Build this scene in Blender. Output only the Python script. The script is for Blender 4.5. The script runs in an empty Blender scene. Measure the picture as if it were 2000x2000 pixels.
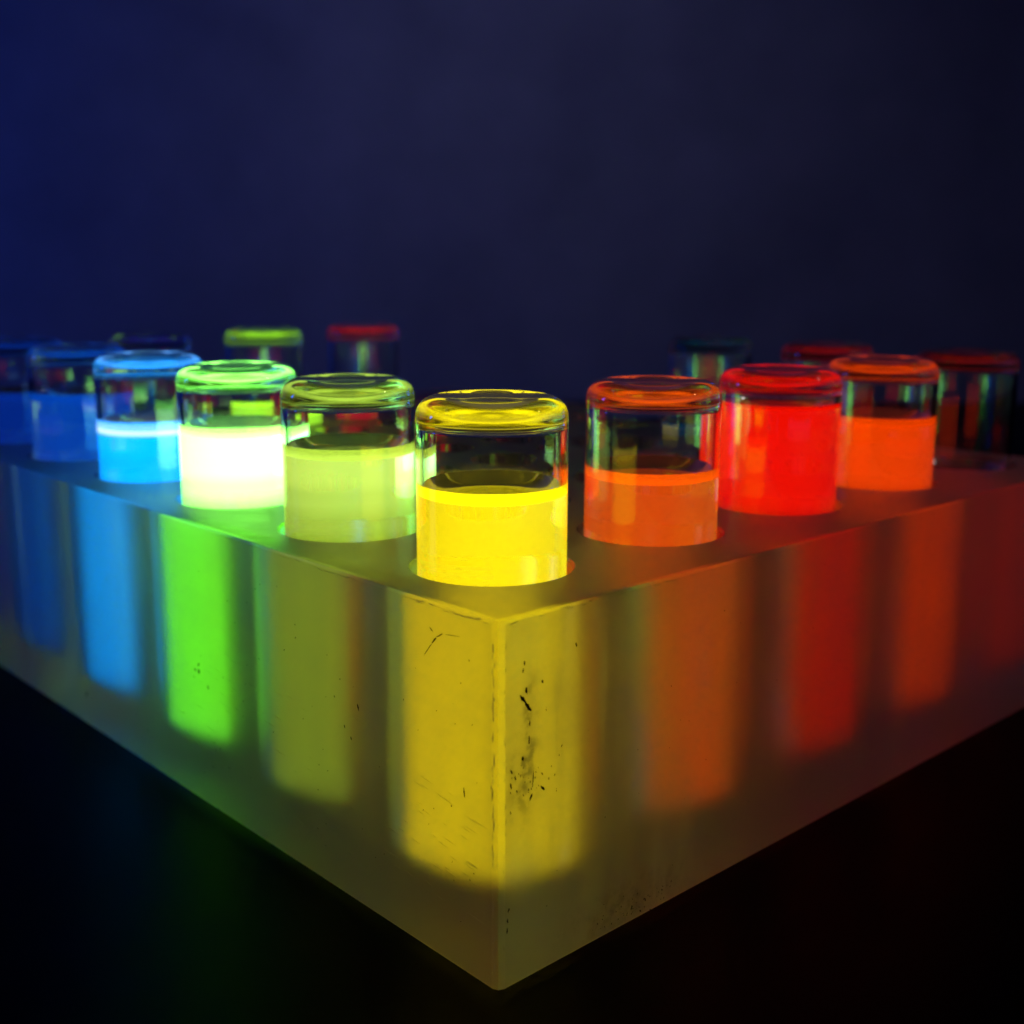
import bpy, bmesh, math, random
from mathutils import Vector, Matrix

# ------------------------------------------------------------------ camera, world, lamps, exposure
scene = bpy.context.scene
col = scene.collection
MM = 0.001
D = 28.0                       # vial diameter, mm
YAW = 0.7453                   # direction of the rack's two visible sides
LV = Vector((-math.sin(YAW), math.cos(YAW), 0))     # along the left face
RV = Vector((math.cos(YAW), math.sin(YAW), 0))      # along the right face
SA, SB = 1.6199 * D, 1.601 * D                      # hole spacing
MA, MB = 0.9895 * D, 0.8379 * D                     # first hole from the corner
RACK_H = 2.3569 * D
CAM = Vector((0.073, -6.438, 1.9599)) * D * MM
PITCH = 0.2041

cam_d = bpy.data.cameras.new('camera')
cam = bpy.data.objects.new('camera', cam_d)
col.objects.link(cam)
cam.location = CAM
cam.rotation_euler = (math.pi / 2 - PITCH, math.radians(-0.144), 0)
cam_d.sensor_width = 36
cam_d.lens = 36 * 2332.6 / 2000
cam_d.clip_start = 0.005
cam_d.clip_end = 50
cam_d.dof.use_dof = True
cam_d.dof.focus_distance = 0.215
cam_d.dof.aperture_fstop = 15
cam_d.dof.aperture_blades = 0
scene.camera = cam

w = bpy.data.worlds.new('World')
scene.world = w
w.use_nodes = True
w.node_tree.nodes['Background'].inputs[0].default_value = (0.75, 0.66, 0.72, 1)
w.node_tree.nodes['Background'].inputs[1].default_value = 0.0065


def lamp(name, loc, target, size, power, color):
    d = bpy.data.lights.new(name, 'AREA')
    d.shape = 'DISK'
    d.size = size
    d.energy = power
    d.color = color
    o = bpy.data.objects.new(name, d)
    col.objects.link(o)
    o.location = loc
    v = Vector(target) - Vector(loc)
    o.rotation_euler = v.to_track_quat('-Z', 'Y').to_euler()
    return o


lamp('blue_lamp', (-1.2, 0.30, 0.25), (-0.62, 0.9, 0.25), 0.25, 2.0, (0.005, 0.07, 1.0))
rl = lamp('room_lamp', (-0.02, 0.42, 0.52), (-0.04, 0.9, 0.14), 0.15, 0.062, (0.38, 0.40, 1.0))
rl.data.spread = math.radians(95)
lamp('desk_lamp', (0.55, 0.08, 0.52), (0, 0, 0), 0.03, 0.11, (1.0, 0.88, 0.95))

scene.view_settings.view_transform = 'Standard'
scene.view_settings.look = 'None'
scene.view_settings.exposure = 0
scene.view_settings.gamma = 1
scene.render.film_transparent = False
cy = scene.cycles
cy.max_bounces = 28
cy.transmission_bounces = 28
cy.glossy_bounces = 12
cy.diffuse_bounces = 5
cy.volume_bounces = 2
cy.transparent_max_bounces = 16
cy.caustics_reflective = True
cy.caustics_refractive = True
cy.blur_glossy = 0.3
cy.sample_clamp_indirect = 6
cy.use_denoising = True
cy.use_adaptive_sampling = False


# ------------------------------------------------------------------ helpers
def material(name):
    m = bpy.data.materials.new(name)
    m.use_nodes = True
    nt = m.node_tree
    nt.nodes.clear()
    out = nt.nodes.new('ShaderNodeOutputMaterial')
    return m, nt, out


def N(nt, typ, **kw):
    n = nt.nodes.new(typ)
    for k, v in kw.items():
        if k.startswith('i_'):
            key = k[2:].replace('_', ' ')
            n.inputs[key].default_value = v
        else:
            setattr(n, k, v)
    return n


def obj(name, me, parent=None, mat=None):
    o = bpy.data.objects.new(name, me)
    col.objects.link(o)
    if parent:
        o.parent = parent
    if mat:
        me.materials.append(mat)
    return o


def lathe(name, prof, seg=96, closed_top=True):
    """Revolve a list of (r, z) in mm; points with r == 0 are poles."""
    bm = bmesh.new()
    rings = []
    for r, z in prof:
        if r <= 1e-6:
            rings.append([bm.verts.new((0, 0, z * MM))])
        else:
            rings.append([bm.verts.new((r * math.cos(2 * math.pi * k / seg) * MM,
                                        r * math.sin(2 * math.pi * k / seg) * MM, z * MM)) for k in range(seg)])
    for a, b in zip(rings, rings[1:]):
        for k in range(seg):
            k2 = (k + 1) % seg
            if len(a) == 1 and len(b) == 1:
                continue
            if len(a) == 1:
                bm.faces.new((a[0], b[k2], b[k]))
            elif len(b) == 1:
                bm.faces.new((a[k], a[k2], b[0]))
            else:
                bm.faces.new((a[k], a[k2], b[k2], b[k]))
    for f in bm.faces:
        f.smooth = True
    bmesh.ops.recalc_face_normals(bm, faces=bm.faces)
    for e in bm.edges:
        if len(e.link_faces) == 2 and e.calc_face_angle(0) > math.radians(40):
            e.smooth = False
    me = bpy.data.meshes.new(name)
    bm.to_mesh(me)
    bm.free()
    return me


def arc(cx, cz, r, a0, a1, n):
    return [(cx + r * math.cos(math.radians(a0 + (a1 - a0) * i / n)),
             cz + r * math.sin(math.radians(a0 + (a1 - a0) * i / n))) for i in range(n + 1)]


# ------------------------------------------------------------------ setting
m_table, nt, out = material('black_table')
b = N(nt, 'ShaderNodeBsdfPrincipled')
nz = N(nt, 'ShaderNodeTexNoise')
nz.inputs['Scale'].default_value = 60
nz.inputs['Detail'].default_value = 6
mr = N(nt, 'ShaderNodeMapRange')
mr.inputs[3].default_value = 0.28
mr.inputs[4].default_value = 0.45
nt.links.new(nz.outputs[0], mr.inputs[0])
nt.links.new(mr.outputs[0], b.inputs['Roughness'])
b.inputs['Base Color'].default_value = (0.0015, 0.0015, 0.002, 1)
b.inputs['Specular IOR Level'].default_value = 0.028
nt.links.new(b.outputs[0], out.inputs[0])


def sheet(name, pts, mat):
    me = bpy.data.meshes.new(name)
    me.from_pydata(pts, [], [tuple(range(len(pts)))])
    o = obj(name, me, None, mat)
    o['kind'] = 'structure'
    return o


ZT = -RACK_H * MM
sheet('table_top', [(-3, -1.0, ZT), (3, -1.0, ZT), (3, 0.9, ZT), (-3, 0.9, ZT)], m_table)

m_wall, nt, out = material('painted_wall')
b = N(nt, 'ShaderNodeBsdfPrincipled')
nz = N(nt, 'ShaderNodeTexNoise')
nz.inputs['Scale'].default_value = 9
nz.inputs['Detail'].default_value = 8
nz.inputs['Roughness'].default_value = 0.6
cr = N(nt, 'ShaderNodeValToRGB')
cr.color_ramp.elements[0].position = 0.3
cr.color_ramp.elements[0].color = (0.33, 0.33, 0.34, 1)
cr.color_ramp.elements[1].position = 0.75
cr.color_ramp.elements[1].color = (0.48, 0.47, 0.47, 1)
tc = N(nt, 'ShaderNodeTexCoord')
nt.links.new(tc.outputs['Object'], nz.inputs['Vector'])
nt.links.new(nz.outputs[0], cr.inputs[0])
nt.links.new(cr.outputs[0], b.inputs['Base Color'])
b.inputs['Roughness'].default_value = 0.9
b.inputs['Specular IOR Level'].default_value = 0.1
nt.links.new(b.outputs[0], out.inputs[0])
sheet('wall', [(-3, 0.9, ZT), (3, 0.9, ZT), (3, 0.9, 2.5), (-3, 0.9, 2.5)], m_wall)

# ------------------------------------------------------------------ frosted rack
NA, NB = 6, 5
HOLE_R = 0.538 * D
HOLE_DEPTH = 54.0
LEN_A = 2 * MA + (NA - 1) * SA
LEN_B = 2 * MB + (NB - 1) * SB


def hole(a, b):
    return (LV * (MA + a * SA) + RV * (MB + b * SB)) * MM


def acrylic(name, rough, haze, tint, grain, worn=False, ior=1.49):
    """Frosted clear acrylic: rough refraction plus a milky scattering skin, with saw marks and wipe streaks."""
    m, nt, out = material(name)
    tc = N(nt, 'ShaderNodeTexCoord')
    n1 = N(nt, 'ShaderNodeTexNoise')
    n1.inputs['Scale'].default_value = 70
    n1.inputs['Detail'].default_value = 7
    nt.links.new(tc.outputs['Object'], n1.inputs['Vector'])
    mps = N(nt, 'ShaderNodeMapping')
    mps.inputs['Scale'].default_value = (230, 230, 22)
    mps.inputs['Rotation'].default_value = (0.05, -0.08, 0)
    nt.links.new(tc.outputs['Object'], mps.inputs['Vector'])
    n3 = N(nt, 'ShaderNodeTexNoise')
    n3.inputs['Scale'].default_value = 1.0
    n3.inputs['Detail'].default_value = 5
    n3.inputs['Roughness'].default_value = 0.6
    nt.links.new(mps.outputs[0], n3.inputs['Vector'])
    mp = N(nt, 'ShaderNodeMapping')
    mp.inputs['Scale'].default_value = (22, 22, 800)
    mp.inputs['Rotation'].default_value = (0.05, 0.04, 0)
    nt.links.new(tc.outputs['Object'], mp.inputs['Vector'])
    n2 = N(nt, 'ShaderNodeTexNoise')
    n2.inputs['Scale'].default_value = 1.0
    n2.inputs['Detail'].default_value = 3
    nt.links.new(mp.outputs[0], n2.inputs['Vector'])

    def mixval(a, b, f):
        n = N(nt, 'ShaderNodeMix')
        n.data_type = 'FLOAT'
        n.inputs[0].default_value = f
        nt.links.new(a, n.inputs[2])
        nt.links.new(b, n.inputs[3])
        return n.outputs[0]
    k = mixval(mixval(n1.outputs[0], n3.outputs[0], 0.5), n2.outputs[0], 0.2)

    def rng(lo, hi):
        r = N(nt, 'ShaderNodeMapRange')
        r.inputs[1].default_value = 0.3
        r.inputs[2].default_value = 0.7
        r.inputs[3].default_value = lo
        r.inputs[4].default_value = hi
        nt.links.new(k, r.inputs[0])
        return r.outputs[0]
    bmp = N(nt, 'ShaderNodeBump')
    bmp.inputs['Strength'].default_value = grain
    bmp.inputs['Distance'].default_value = 0.0003
    nt.links.new(mixval(n2.outputs[0], n3.outputs[0], 0.35), bmp.inputs['Height'])
    gl = N(nt, 'ShaderNodeBsdfGlass')
    gl.distribution = 'MULTI_GGX'
    gl.inputs['IOR'].default_value = ior
    clean = (tint, tint * 0.96, tint * 0.92, 1)          # slightly yellowed with age
    gl.inputs['Color'].default_value = clean
    nt.links.new(rng(rough * 0.85, rough * 1.2), gl.inputs['Roughness'])
    if grain > 0:
        nt.links.new(bmp.outputs[0], gl.inputs['Normal'])
    df = N(nt, 'ShaderNodeBsdfDiffuse')
    df.inputs[0].default_value = (0.8, 0.8, 0.77, 1)
    tl = N(nt, 'ShaderNodeBsdfTranslucent')
    tl.inputs[0].default_value = (0.95, 0.95, 0.92, 1)
    mx1 = N(nt, 'ShaderNodeMixShader')
    mx1.inputs[0].default_value = 0.6
    nt.links.new(df.outputs[0], mx1.inputs[1])
    nt.links.new(tl.outputs[0], mx1.inputs[2])
    mx = N(nt, 'ShaderNodeMixShader')
    hz = rng(haze * 0.55, haze * 1.45)
    if worn:
        # a handled, scuffed zone near the corner: hazier, with a smudge of old dirt
        def math_(op, a, b=None, c=None):
            n = N(nt, 'ShaderNodeMath', operation=op)
            for i, x in enumerate((a, b, c)):
                if x is None:
                    continue
                if isinstance(x, (int, float)):
                    n.inputs[i].default_value = x
                else:
                    nt.links.new(x, n.inputs[i])
            return n.outputs[0]
        dot = N(nt, 'ShaderNodeVectorMath', operation='DOT_PRODUCT')
        nt.links.new(tc.outputs['Object'], dot.inputs[0])
        dot.inputs[1].default_value = RV * 1000
        sep = N(nt, 'ShaderNodeSeparateXYZ')
        nt.links.new(tc.outputs['Object'], sep.inputs[0])
        u = dot.outputs['Value']
        z = math_('MULTIPLY', sep.outputs['Z'], 1000.0)
        wob = math_('MULTIPLY_ADD', n3.outputs[0], 16.0, -8.0)
        edge = math_('ADD', math_('MULTIPLY_ADD', z, 0.36, u), wob)
        zone = N(nt, 'ShaderNodeMapRange', interpolation_type='SMOOTHSTEP')
        zone.inputs[1].default_value = 54.0
        zone.inputs[2].default_value = 62.0
        zone.inputs[3].default_value = 0.20
        zone.inputs[4].default_value = 0.0
        nt.links.new(edge, zone.inputs[0])
        strk = N(nt, 'ShaderNodeMapRange', interpolation_type='SMOOTHSTEP')
        strk.inputs[1].default_value = 0.52
        strk.inputs[2].default_value = 0.72
        strk.inputs[3].default_value = 0.45
        strk.inputs[4].default_value = 1.8
        nt.links.new(n3.outputs[0], strk.inputs[0])
        hz = math_('ADD', hz, math_('MULTIPLY', zone.outputs[0], strk.outputs[0]))

        def blob(u0, z0, su, sz):
            a = math_('MULTIPLY_ADD', u, 1 / su, -u0 / su)
            b = math_('MULTIPLY_ADD', z, 1 / sz, -z0 / sz)
            r2 = math_('ADD', math_('MULTIPLY', a, a), math_('MULTIPLY', b, b))
            return math_('POWER', 2.718, math_('MULTIPLY', r2, -1.0))
        n4 = N(nt, 'ShaderNodeTexNoise')
        n4.inputs['Scale'].default_value = 420
        n4.inputs['Detail'].default_value = 4
        n4.inputs['Roughness'].default_value = 0.65
        nt.links.new(tc.outputs['Object'], n4.inputs['Vector'])
        grit = N(nt, 'ShaderNodeMapRange', interpolation_type='SMOOTHSTEP')
        grit.inputs[1].default_value = 0.42
        grit.inputs[2].default_value = 0.66
        nt.links.new(n4.outputs[0], grit.inputs[0])
        sm = math_('ADD', math_('ADD', blob(5.5, 38, 3.2, 6.5), blob(7.0, 48, 1.6, 7)),
                   math_('MULTIPLY', blob(33, 5, 14, 4), 0.8))
        sm = math_('MULTIPLY', sm, math_('MULTIPLY_ADD', grit.outputs[0], 0.75, 0.25), None)
        mc = N(nt, 'ShaderNodeMix', data_type='RGBA')
        nt.links.new(math_('MULTIPLY', sm, 0.95), mc.inputs[0])
        mc.inputs[6].default_value = clean
        mc.inputs[7].default_value = (tint * 0.12, tint * 0.11, tint * 0.09, 1)
        nt.links.new(mc.outputs[2], gl.inputs['Color'])
    nt.links.new(hz, mx.inputs[0])
    nt.links.new(gl.outputs[0], mx.inputs[1])
    nt.links.new(mx1.outputs[0], mx.inputs[2])
    nt.links.new(mx.outputs[0], out.inputs[0])
    return m


RACK_MATS = [
    acrylic('frosted_acrylic', 0.36, 0.32, 0.90, 0.0),        # left face, back, underside
    acrylic('sanded_acrylic', 0.42, 0.40, 0.88, 0.0, True),   # right face and top
    acrylic('scuffed_acrylic_edge', 0.34, 0.30, 1.0, 0.35),   # chamfered edges
    acrylic('drilled_acrylic', 0.26, 0.12, 0.86, 0.0, ior=1.22),        # hole walls
    acrylic('frosted_acrylic_top', 0.40, 0.50, 0.88, 0.0),    # top
]

rack = bpy.data.objects.new('vial_rack', None)
col.objects.link(rack)
rack.location = (0, 0, ZT)
rack['label'] = 'thick frosted clear acrylic block rack with drilled holes holding the glowing vials'
rack['category'] = 'rack'

bm = bmesh.new()
bot, top = [], []
for u, v in ((0, 0), (0, LEN_B), (LEN_A, LEN_B), (LEN_A, 0)):
    p = (LV * u + RV * v) * MM
    bot.append(bm.verts.new((p.x, p.y, 0.0006)))
    top.append(bm.verts.new((p.x, p.y, RACK_H * MM)))
bm.faces.new(top)
bm.faces.new(bot[::-1])
for i in range(4):
    j = (i + 1) % 4
    bm.faces.new((bot[i], bot[j], top[j], top[i]))
bmesh.ops.recalc_face_normals(bm, faces=bm.faces)
upright = [e for e in bm.edges if abs(e.verts[0].co.z - e.verts[1].co.z) > 0.01]
bmesh.ops.bevel(bm, geom=upright, offset=1.6 * MM, segments=2, profile=0.5, affect='EDGES')
rim = [e for e in bm.edges if abs(e.verts[0].co.z - e.verts[1].co.z) < 1e-5 and len(e.link_faces) == 2
       and any(abs(f.normal.z) > 0.9 for f in e.link_faces)]
bmesh.ops.bevel(bm, geom=rim, offset=0.8 * MM, segments=2, profile=0.5, affect='EDGES')
me = bpy.data.meshes.new('block')
bm.to_mesh(me)
bm.free()
block = obj('block', me, rack)
for m in RACK_MATS:
    me.materials.append(m)

bm = bmesh.new()
SEG = 72
for a in range(NA):
    for bb in range(NB):
        c = hole(a, bb)
        prof = ([(0, RACK_H - HOLE_DEPTH), (HOLE_R - 2.5, RACK_H - HOLE_DEPTH)] +
                arc(HOLE_R - 2.5, RACK_H - HOLE_DEPTH + 2.5, 2.5, -90, 0, 4)[1:] +
                [(HOLE_R, RACK_H - 0.5), (HOLE_R + 0.5, RACK_H), (HOLE_R + 0.6, RACK_H + 3), (0, RACK_H + 3)])
        rings = []
        for r, z in prof:
            if r == 0:
                rings.append([bm.verts.new((c.x, c.y, z * MM))])
            else:
                rings.append([bm.verts.new((c.x + r * MM * math.cos(2 * math.pi * k / SEG),
                                            c.y + r * MM * math.sin(2 * math.pi * k / SEG), z * MM)) for k in range(SEG)])
        for p, q in zip(rings, rings[1:]):
            for k in range(SEG):
                k2 = (k + 1) % SEG
                if len(p) == 1:
                    bm.faces.new((p[0], q[k2], q[k]))
                elif len(q) == 1:
                    bm.faces.new((p[k], p[k2], q[0]))
                else:
                    bm.faces.new((p[k], p[k2], q[k2], q[k]))
bmesh.ops.recalc_face_normals(bm, faces=bm.faces)
cme = bpy.data.meshes.new('cutter')
bm.to_mesh(cme)
bm.free()
cut = bpy.data.objects.new('cutter', cme)
col.objects.link(cut)
cut.location = rack.location
md = block.modifiers.new('holes', 'BOOLEAN')
md.operation = 'DIFFERENCE'
md.solver = 'EXACT'
md.object = cut
dg = bpy.context.evaluated_depsgraph_get()
dg.update()
new = bpy.data.meshes.new_from_object(block.evaluated_get(dg))
block.modifiers.clear()
block.data = new
new.name = 'block'
for f in new.polygons:
    f.use_smooth = False
bpy.data.objects.remove(cut)
bpy.data.meshes.remove(cme)
# smooth hole walls and bevels, flat faces kept flat
bm = bmesh.new()
bm.from_mesh(new)
for f in bm.faces:
    f.smooth = True
    n, c = f.normal, f.calc_center_median()
    u, v = c.dot(LV) / MM, c.dot(RV) / MM
    near = min(math.hypot(u - MA - a * SA, v - MB - b * SB) for a in range(NA) for b in range(NB))
    if near < HOLE_R + 0.55 and 1 < c.z / MM < RACK_H - 0.01:
        f.material_index = 3
    elif n.z > 0.99:
        f.material_index = 4
    elif n.dot(-LV) > 0.99 and abs(u) < 0.1:
        f.material_index = 1
    elif max(abs(n.z), abs(n.dot(LV)), abs(n.dot(RV))) < 0.99:
        f.material_index = 2
    else:
        f.material_index = 0
for e in bm.edges:
    if len(e.link_faces) == 2:
        e.smooth = e.calc_face_angle(0) < math.radians(33)
bm.to_mesh(new)
bm.free()

# ------------------------------------------------------------------ vials
H_UP = 1.1324 * D              # how far a vial stands above the rack
SUNK = HOLE_DEPTH - 0.3        # how far it reaches down into its hole
R = D / 2
WALL = 1.35

m_glass, nt, out = material('clear_glass')
g = N(nt, 'ShaderNodeBsdfGlass')
g.inputs['IOR'].default_value = 1.5
g.inputs['Roughness'].default_value = 0.0
g.inputs['Color'].default_value = (0.985, 0.99, 0.985, 1)
nt.links.new(g.outputs[0], out.inputs[0])


def glass_mesh():
    T = SUNK + H_UP
    outer = [(0, 0), (R - 2.5, 0)] + arc(R - 2.5, 2.5, 2.5, -90, 0, 6)[1:]
    outer += [(R, 8), (R, 20), (R, 35), (R, SUNK), (R, T - 12), (R, T - 7)]
    outer += arc(R - 3.9, T - 3.9, 3.9, 0, 90, 14)
    zc = outer[-1][1]
    rc = outer[-1][0]
    for t in (0.94, 0.88, 0.8, 0.7, 0.6, 0.5, 0.35, 0.2, 0.1):
        outer.append((rc * t, zc - 0.7 * min(1.0, ((1 - t) / 0.5) ** 2 * (1.5 - 0.5 * (1 - t) / 0.5)) if t > 0.5 else zc - 0.7))
    outer.append((0, zc - 0.7))
    ri = R - WALL
    tz = T - 4.2
    inner = [(0, tz), (3, tz - 0.02), (7, tz - 0.1), (ri - 1.7, tz - 0.33)]
    inner += arc(ri - 1.5, tz - 1.85, 1.5, 88, 0, 10)
    inner += [(ri, tz - 6), (ri, SUNK), (ri, 30), (ri, 15), (ri, 4.0)]
    inner += arc(ri - 2, 3.6, 2, 0, -90, 6)
    inner += [(0, 1.6)]
    n = 96
    a = lathe('vial_glass_outer', outer, n)
    bm = bmesh.new()
    bm.from_mesh(a)
    bpy.data.meshes.remove(a)
    i0 = lathe('tmp', inner, n)
    bm2 = bmesh.new()
    bm2.from_mesh(i0)
    bmesh.ops.recalc_face_normals(bm2, faces=bm2.faces)
    bmesh.ops.reverse_faces(bm2, faces=bm2.faces)
    bm2.to_mesh(i0)
    bm2.free()
    bm.from_mesh(i0)
    bpy.data.meshes.remove(i0)
    for f in bm.faces:
        f.smooth = True
    me = bpy.data.meshes.new('glass')
    bm.to_mesh(me)
    bm.free()
    me.materials.append(m_glass)
    return me


glass_me = glass_mesh()


def liquid_mesh(level, men, zones=()):
    """Liquid up to `level` mm above the rack top, climbing the wall by `men` mm."""
    ri = R - WALL + 0.12
    z0 = 1.45
    zl = SUNK + level
    prof = [(0, z0), (ri - 2, z0)] + arc(ri - 2, z0 + 2, 2, -90, 0, 6)[1:]
    prof += [(ri, 12), (ri, 25), (ri, zl - 3), (ri, zl + men)]
    wm = men * 1.05                      # the meniscus curves up over this width
    for k in range(15):
        x = wm * (k / 14)
        prof.append((ri - 0.14 - x, zl + men * max(0.0, 1 - x / wm) ** 1.55))
    prof.append((ri - wm - 3, zl - 0.01))
    prof.append((0, zl))
    me = lathe('liquid', prof, 128)
    for p in me.polygons:
        if p.center.z > (zl - 0.5) * MM and p.normal.z > 0.3:
            p.material_index = 1
    if zones:
        bm = bmesh.new()
        bm.from_mesh(me)
        for zb, slot in zones:
            n0 = len(bm.faces)
            rz = ri - 0.35
            top = [z for z, _ in zones if z > zb]
            if top:                                     # a slab under the next one
                zt = min(SUNK + min(top) - 0.06, zl - 0.2)
                pr = [(0, SUNK + zb), (rz, SUNK + zb), (rz, zt), (0, zt)]
            else:                                       # the topmost follows the meniscus
                pr = [(0, SUNK + zb), (rz, SUNK + zb)]
                for k in range(15):
                    x = 0.22 + (wm - 0.22) * (k / 14)
                    pr.append((ri - 0.14 - x, zl - 0.15 + men * max(0.0, 1 - x / wm) ** 1.55))
                pr.append((0, zl - 0.16))
            q = lathe('q', pr, 128)
            bm.from_mesh(q)
            bpy.data.meshes.remove(q)
            bm.faces.ensure_lookup_table()
            for f in bm.faces[n0:]:
                f.material_index = slot
        bm.to_mesh(me)
        bm.free()
    return me


def glow_film_mesh():
    """Added film of dye that stands in for light piped into the glass base."""
    T = SUNK + H_UP
    ri = R - WALL
    tz = T - 4.2
    pts = [(0.0, tz), (3, tz - 0.02), (7, tz - 0.1)] + arc(ri - 1.5, tz - 1.85, 1.5, 88, 62, 3)
    up, dn = [], []
    for i, (r, z) in enumerate(pts):
        p, q = pts[max(0, i - 1)], pts[min(len(pts) - 1, i + 1)]
        dx, dz = q[0] - p[0], q[1] - p[1]
        L = math.hypot(dx, dz)
        nx, nz = -dz / L, dx / L
        th = 0.2 if i < len(pts) - 1 else -0.05
        up.append((max(0, r + nx * 0.1), z + nz * 0.1) if i else (0, z + 0.1))
        dn.append((max(0, r - nx * th), z - nz * th) if i else (0, z - th))
    return lathe('glow_film', up + dn[::-1], 96)


m_surf, nt, out = material('liquid_surface')
g1 = N(nt, 'ShaderNodeBsdfGlass')
g1.inputs['IOR'].default_value = 1.48
g1.inputs['Roughness'].default_value = 0.0
g2 = N(nt, 'ShaderNodeBsdfGlossy')
g2.inputs['Roughness'].default_value = 0.0
g2.inputs['Color'].default_value = (0.95, 0.95, 0.95, 1)
ms = N(nt, 'ShaderNodeMixShader')
ms.inputs[0].default_value = 0.78
nt.links.new(g1.outputs[0], ms.inputs[1])
nt.links.new(g2.outputs[0], ms.inputs[2])
nt.links.new(ms.outputs[0], out.inputs['Surface'])


def liquid_material(name, colr, absorb, L):
    """Fluorescent dye solution: clear refracting liquid that gives off light through its volume."""
    m, nt, out = material(name)
    g = N(nt, 'ShaderNodeBsdfGlass')
    g.inputs['IOR'].default_value = 1.48
    g.inputs['Roughness'].default_value = 0.0
    nt.links.new(g.outputs[0], out.inputs['Surface'])
    va = N(nt, 'ShaderNodeVolumeAbsorption')
    va.inputs['Color'].default_value = (0, 0, 0, 1)
    va.inputs['Density'].default_value = absorb
    em = N(nt, 'ShaderNodeEmission')
    em.inputs['Color'].default_value = (*colr, 1)
    em.inputs['Strength'].default_value = L * absorb / (1 - math.exp(-absorb * 0.025))      # radiance L over one vial's width
    ad = N(nt, 'ShaderNodeAddShader')
    nt.links.new(va.outputs[0], ad.inputs[0])
    nt.links.new(em.outputs[0], ad.inputs[1])
    nt.links.new(ad.outputs[0], out.inputs['Volume'])
    m.cycles.homogeneous_volume = True
    return m


def extra_glow_material(name, colr, L):
    """Extra glow put into the upper dye to imitate stronger exciting light there."""
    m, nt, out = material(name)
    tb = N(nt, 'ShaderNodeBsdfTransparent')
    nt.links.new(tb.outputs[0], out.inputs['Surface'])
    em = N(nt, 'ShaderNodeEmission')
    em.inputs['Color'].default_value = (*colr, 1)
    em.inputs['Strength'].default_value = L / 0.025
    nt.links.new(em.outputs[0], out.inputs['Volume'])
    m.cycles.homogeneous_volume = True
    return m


# glow added to the upper part of some dyes: colour, radiance, from which heights above the rack
EXTRA_GLOW = {
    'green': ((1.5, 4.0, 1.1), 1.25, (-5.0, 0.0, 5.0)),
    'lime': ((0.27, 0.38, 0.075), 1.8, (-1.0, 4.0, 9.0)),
    'sky_blue': ((0.0, 0.35, 0.8), 1.1, (-2.0, 5.0, 11.2), (2.6, 2.2, 1.6)),  # last colour adds a white ring of glow under the surface
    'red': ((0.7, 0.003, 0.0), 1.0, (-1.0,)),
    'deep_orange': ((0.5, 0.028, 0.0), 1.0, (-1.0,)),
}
GROUP = 'glass vials standing in the frosted rack'
# (a, b): name of dye, colour, radiance, absorption per metre, level, meniscus, label
VIALS = [
    (0, 0, 'yellow', (0.98, 0.76, 0.002), 1.12, 18, 13.3, 2.6,
     'glass vial of bright yellow liquid at the front corner of the rack'),
    (1, 0, 'lime', (0.27, 0.42, 0.02), 1.0, 18, 15.8, 2.6,
     'glass vial of pale lime green liquid between the yellow and the dazzling green vial'),
    (2, 0, 'green', (0.26, 2.0, 0.02), 0.95, 18, 15.6, 2.6,
     'dazzling green vial whose liquid glows almost white'),
    (3, 0, 'sky_blue', (0.0, 0.44, 1.6), 1.25, 60, 12.5, 2.6,
     'bright sky blue vial with a white hot ring at its liquid surface'),
    (4, 0, 'deep_blue', (0.001, 0.05, 0.42), 1, 60, 16.0, 2.6,
     'dim royal blue vial just behind the bright sky blue one'),
    (5, 0, 'navy', (0.001, 0.02, 0.24), 1, 60, 12.8, 2.6,
     'dark blue vial at the far end of the left face, cut by the picture edge'),
    (5, 1, 'violet', (0.01, 0.01, 0.14), 1, 18, 3.4, 2.6,
     'faint violet blue vial on the back edge, half hidden behind the sky blue vial'),
    (5, 2, 'far_green', (0.35, 0.9, 0.02), 1.25, 18, 5.4, 2.6,
     'small blurred vial with a green lit rim on the back edge of the rack'),
    (5, 3, 'far_red', (0.9, 0.01, 0.02), 0.42, 18, 7.4, 2.6,
     'small blurred vial with a red lit rim on the back edge of the rack'),
    (0, 1, 'orange', (0.66, 0.062, 0.001), 1, 18, 11.5, 2.6,
     'glass vial half full of orange liquid beside the yellow corner vial'),
    (0, 2, 'red', (0.55, 0.003, 0.0), 1.0, 55, 23.0, 1.2,
     'glowing scarlet red vial filled almost to its top'),
    (0, 3, 'deep_orange', (0.6, 0.034, 0.0), 1.0, 55, 15.0, 2.6,
     'glowing orange vial behind the scarlet red one'),
    (0, 4, 'maroon', (0.2, 0.004, 0.003), 1, 18, -3.6, 2.6,
     'dark, nearly empty vial with a dull red rim at the far right'),
    (1, 4, 'crimson', (0.2, 0.002, 0.004), 1, 18, 2.4, 2.6,
     'dark crimson rimmed vial peeping up behind the glowing orange one'),
    (2, 4, 'petrol', (0, 0.015, 0.04), 1, 18, 3.4, 2.6,
     'darkest vial, bluish black, on the back right edge behind the red and orange vials'),
]
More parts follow.
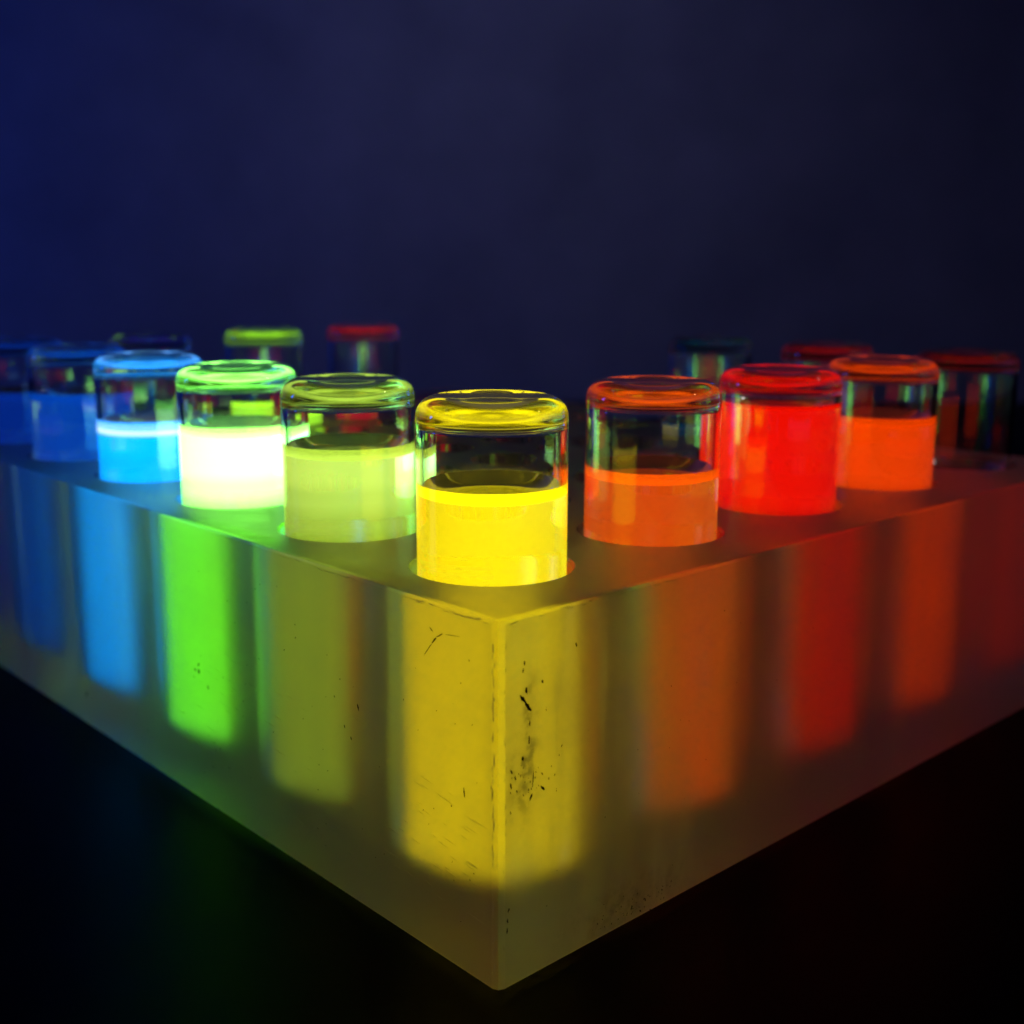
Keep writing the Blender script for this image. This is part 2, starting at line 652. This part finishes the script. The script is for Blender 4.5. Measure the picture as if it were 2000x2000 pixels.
for a, b, nm, c, L, ab, lev, men, label in VIALS:
    t = bpy.data.objects.new('glass_vial', None)
    col.objects.link(t)
    p = hole(a, b)
    t.location = (p.x, p.y, -SUNK * MM)
    t.rotation_euler = (0, 0, random.Random(a * 7 + b).uniform(0, 6))
    t['label'] = label
    t['category'] = 'vial'
    t['group'] = GROUP
    obj('glass', glass_me, t)
    dye = liquid_material(nm + '_dye', c, ab, L)
    ex = EXTRA_GLOW.get(nm)
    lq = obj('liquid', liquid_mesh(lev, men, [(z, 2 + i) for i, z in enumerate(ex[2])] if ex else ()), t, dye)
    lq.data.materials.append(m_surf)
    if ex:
        for i, z in enumerate(ex[2]):                   # slabs of added glow, brighter towards the surface
            lq.data.materials.append(extra_glow_material(nm + '_dye_extra_glow',
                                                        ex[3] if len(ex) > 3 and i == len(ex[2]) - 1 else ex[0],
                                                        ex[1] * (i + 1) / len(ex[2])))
    obj('glow_film', glow_film_mesh(), t, dye)  # added so that the vial's base seems to glow

# ------------------------------------------------------------------ dirt stuck to the rack (positions along the face and above the table, mm)
m_dirt, nt, out = material('dark_grime')
b = N(nt, 'ShaderNodeBsdfPrincipled')
b.inputs['Base Color'].default_value = (0.022, 0.018, 0.009, 1)
b.inputs['Roughness'].default_value = 0.8
b.inputs['Specular IOR Level'].default_value = 0.05
nt.links.new(b.outputs[0], out.inputs[0])
rng_ = random.Random(5)
SAW = []
RIGHT = [((4.9, 52.4), (6.0, 51.0), .55), ((6.0, 51.0), (7.2, 49.3), .6), ((6.1, 53.4), (6.3, 52.6), .5),
         ((5.8, 58.2), (5.7, 57.4), .25), ((5.5, 56.9), (5.4, 56.3), .25), ((9.8, 53.8), (9.9, 53.5), .35),
         ((17.6, 58.6), (17.8, 58.0), .3), ((7.0, 47.6), (7.0, 46.6), .22), ((6.9, 44.9), (6.9, 43.6), .28),
         ((5.4, 41.6), (5.5, 41.2), .5), ((2.7, 40.3), (3.2, 39.3), .22), ((3.7, 38.9), (3.9, 38.0), .28),
         ((2.7, 37.8), (2.9, 37.0), .34), ((4.1, 36.3), (4.2, 35.7), .24), ((2.7, 36.3), (2.8, 36.0), .2),
         ((9.8, 37.6), (10.1, 37.2), .22), ((11.5, 36.3), (11.5, 35.9), .22), ((9.7, 35.2), (10.4, 34.5), .42),
         ((7.6, 34.5), (7.1, 33.4), .4), ((8.0, 38.8), (7.7, 35.5), .16), ((2.1, 13.8), (2.2, 13.0), .3),
         ((2.1, 12.2), (2.0, 11.2), .28), ((2.5, 15.6), (2.3, 15.0), .3), ((35.9, 2.2), (36.2, 1.7), .3),
         ((38.8, 1.2), (39.1, 0.9), .3), ((37.2, 4.1), (37.4, 3.6), .3), ((33.8, 3.9), (33.3, 3.3), .3),
         ((42.0, 4.2), (42.3, 3.8), .25), ((30.5, 5.2), (30.6, 4.8), .2)]
LEFT = [((17.3, 61.2), (16.2, 60.4), .12), ((15.4, 59.8), (16.6, 58.5), .3), ((16.6, 58.5), (19.0, 55.6), .12),
        ((15.4, 59.8), (13.9, 60.7), .18), ((13.9, 60.7), (9.3, 61.3), .09), ((8.6, 35.0), (8.4, 33.3), .3),
        ((11.9, 30.8), (11.8, 30.5), .22), ((99.4, 33.9), (99.6, 33.2), .6), ((99.6, 32.3), (99.4, 31.5), .7),
        ((101.5, 32.1), (101.1, 31.7), .5), ((95.7, 29.8), (95.6, 28.8), .4), ((43.2, 35.9), (43.1, 35.5), .28),
        ((41.2, 34.1), (41.0, 33.7), .3), ((162.6, 9.9), (162.4, 8.9), .8), ((38.8, 41.3), (38.4, 40.1), .4),
        ((46.3, 41.0), (46.2, 40.7), .2)]
for k in range(28):
    u, z = rng_.gauss(6.5, 3.2), rng_.gauss(37.5, 4.0)
    if u > 2:
        RIGHT.append(((u, z), (u + rng_.uniform(-.2, .2), z - rng_.uniform(.1, .5)), rng_.uniform(.06, .16)))
for k in range(40):
    u, z = rng_.uniform(22, 46), abs(rng_.gauss(0, 2.2)) + 2.2
    RIGHT.append(((u, z), (u + rng_.uniform(-.3, .3), z - rng_.uniform(.1, .3)), rng_.uniform(.06, .2)))
for k in range(70):
    u, z = rng_.uniform(3, 130), rng_.uniform(8, 62)
    LEFT.append(((u, z), (u + rng_.uniform(-.2, .2), z - rng_.uniform(.05, .3)), rng_.uniform(.05, .12) * (1 + u / 90)))
for k in range(30):
    u, z = rng_.uniform(3, 110), rng_.uniform(8, 62)
    RIGHT.append(((u, z), (u + rng_.uniform(-.2, .2), z - rng_.uniform(.05, .3)), rng_.uniform(.05, .12)))


for (u0, u1, z0, z1, n) in ((7, 34, 12, 34, 45), (84, 112, 12, 40, 30), (34, 80, 10, 40, 20)):
    for k in range(n):                                   # parallel saw scratches
        u, z = rng_.uniform(u0, u1), rng_.uniform(z0, z1)
        ln = rng_.uniform(1.5, 6)
        SAW.append(((u, z), (u - ln, z - ln * rng_.gauss(0.10, 0.02)), rng_.uniform(.012, .028)))


def speck(bm, p, q, wd, axis, nrm):
    """One flattened crumb: an irregular closed flake stretched from p to q."""
    def at(u, z, h):
        return (axis * u + nrm * h) * MM + Vector((0, 0, z * MM))
    dx, dz = q[0] - p[0], q[1] - p[1]
    L = max(1e-3, math.hypot(dx, dz))
    tx, tz = dx / L, dz / L
    n = 11
    ring = []
    cx, cz = (p[0] + q[0]) / 2, (p[1] + q[1]) / 2
    for k in range(n):
        an = 2 * math.pi * k / n
        j = rng_.uniform(.6, 1.25)
        a, b = (L / 2 + wd * .5) * math.cos(an) * j, wd * .62 * math.sin(an) * j
        ring.append((cx + a * tx - b * tz, cz + a * tz + b * tx))
    lo = [bm.verts.new(at(u, z, -0.01)) for u, z in ring]
    c = bm.verts.new(at(cx, cz, 0.10))
    for k in range(n):
        bm.faces.new((lo[k], lo[(k + 1) % n], c))
    bm.faces.new(lo[::-1])


m_chip, nt, out = material('crushed_acrylic')
d1 = N(nt, 'ShaderNodeBsdfDiffuse')
d1.inputs[0].default_value = (0.7, 0.7, 0.66, 1)
d2 = N(nt, 'ShaderNodeBsdfTranslucent')
d2.inputs[0].default_value = (0.95, 0.95, 0.9, 1)
m2 = N(nt, 'ShaderNodeMixShader')
m2.inputs[0].default_value = 0.8
nt.links.new(d1.outputs[0], m2.inputs[1])
nt.links.new(d2.outputs[0], m2.inputs[2])
nt.links.new(m2.outputs[0], out.inputs[0])
bm = bmesh.new()
z = 62.0
while z > 4:
    h = rng_.uniform(.3, 2.4)
    if rng_.random() < .8:
        o = rng_.gauss(1.25, .2)
        speck(bm, (o, z), (o + rng_.uniform(-.1, .1), z - h), rng_.uniform(.08, .34), LV, -RV)
    if rng_.random() < .45:
        o = rng_.gauss(1.5, .15)
        speck(bm, (o, z), (o, z - h * .6), rng_.uniform(.06, .2), RV, -LV)
    z -= h * rng_.uniform(.6, 1.3)
for axis, nrm, n, far in ((LV, -RV, 90, 150), (RV, -LV, 50, 90)):
    for k in range(n):
        u = 2 + (far - 2) * rng_.random() ** 1.6
        zt = RACK_H - 0.95 + rng_.gauss(0, .12)
        speck(bm, (u, zt), (u + rng_.uniform(.3, 2.2), zt + rng_.uniform(-.1, .1)), rng_.uniform(.05, .16), axis, nrm)
for p, q, wd in SAW:
    speck(bm, p, q, wd, LV, -RV)
bmesh.ops.recalc_face_normals(bm, faces=bm.faces)
me = bpy.data.meshes.new('edge_chip')
bm.to_mesh(me)
bm.free()
ch = obj('edge_chip', me, rack, m_chip)
ch['kind'] = 'stuff'

bm = bmesh.new()
for p, q, wd in RIGHT:
    speck(bm, p, q, wd, RV, -LV)
for p, q, wd in LEFT:
    speck(bm, p, q, wd, LV, -RV)
bmesh.ops.recalc_face_normals(bm, faces=bm.faces)
me = bpy.data.meshes.new('grime_speck')
bm.to_mesh(me)
bm.free()
sp = obj('grime_speck', me, rack, m_dirt)
sp['kind'] = 'stuff'
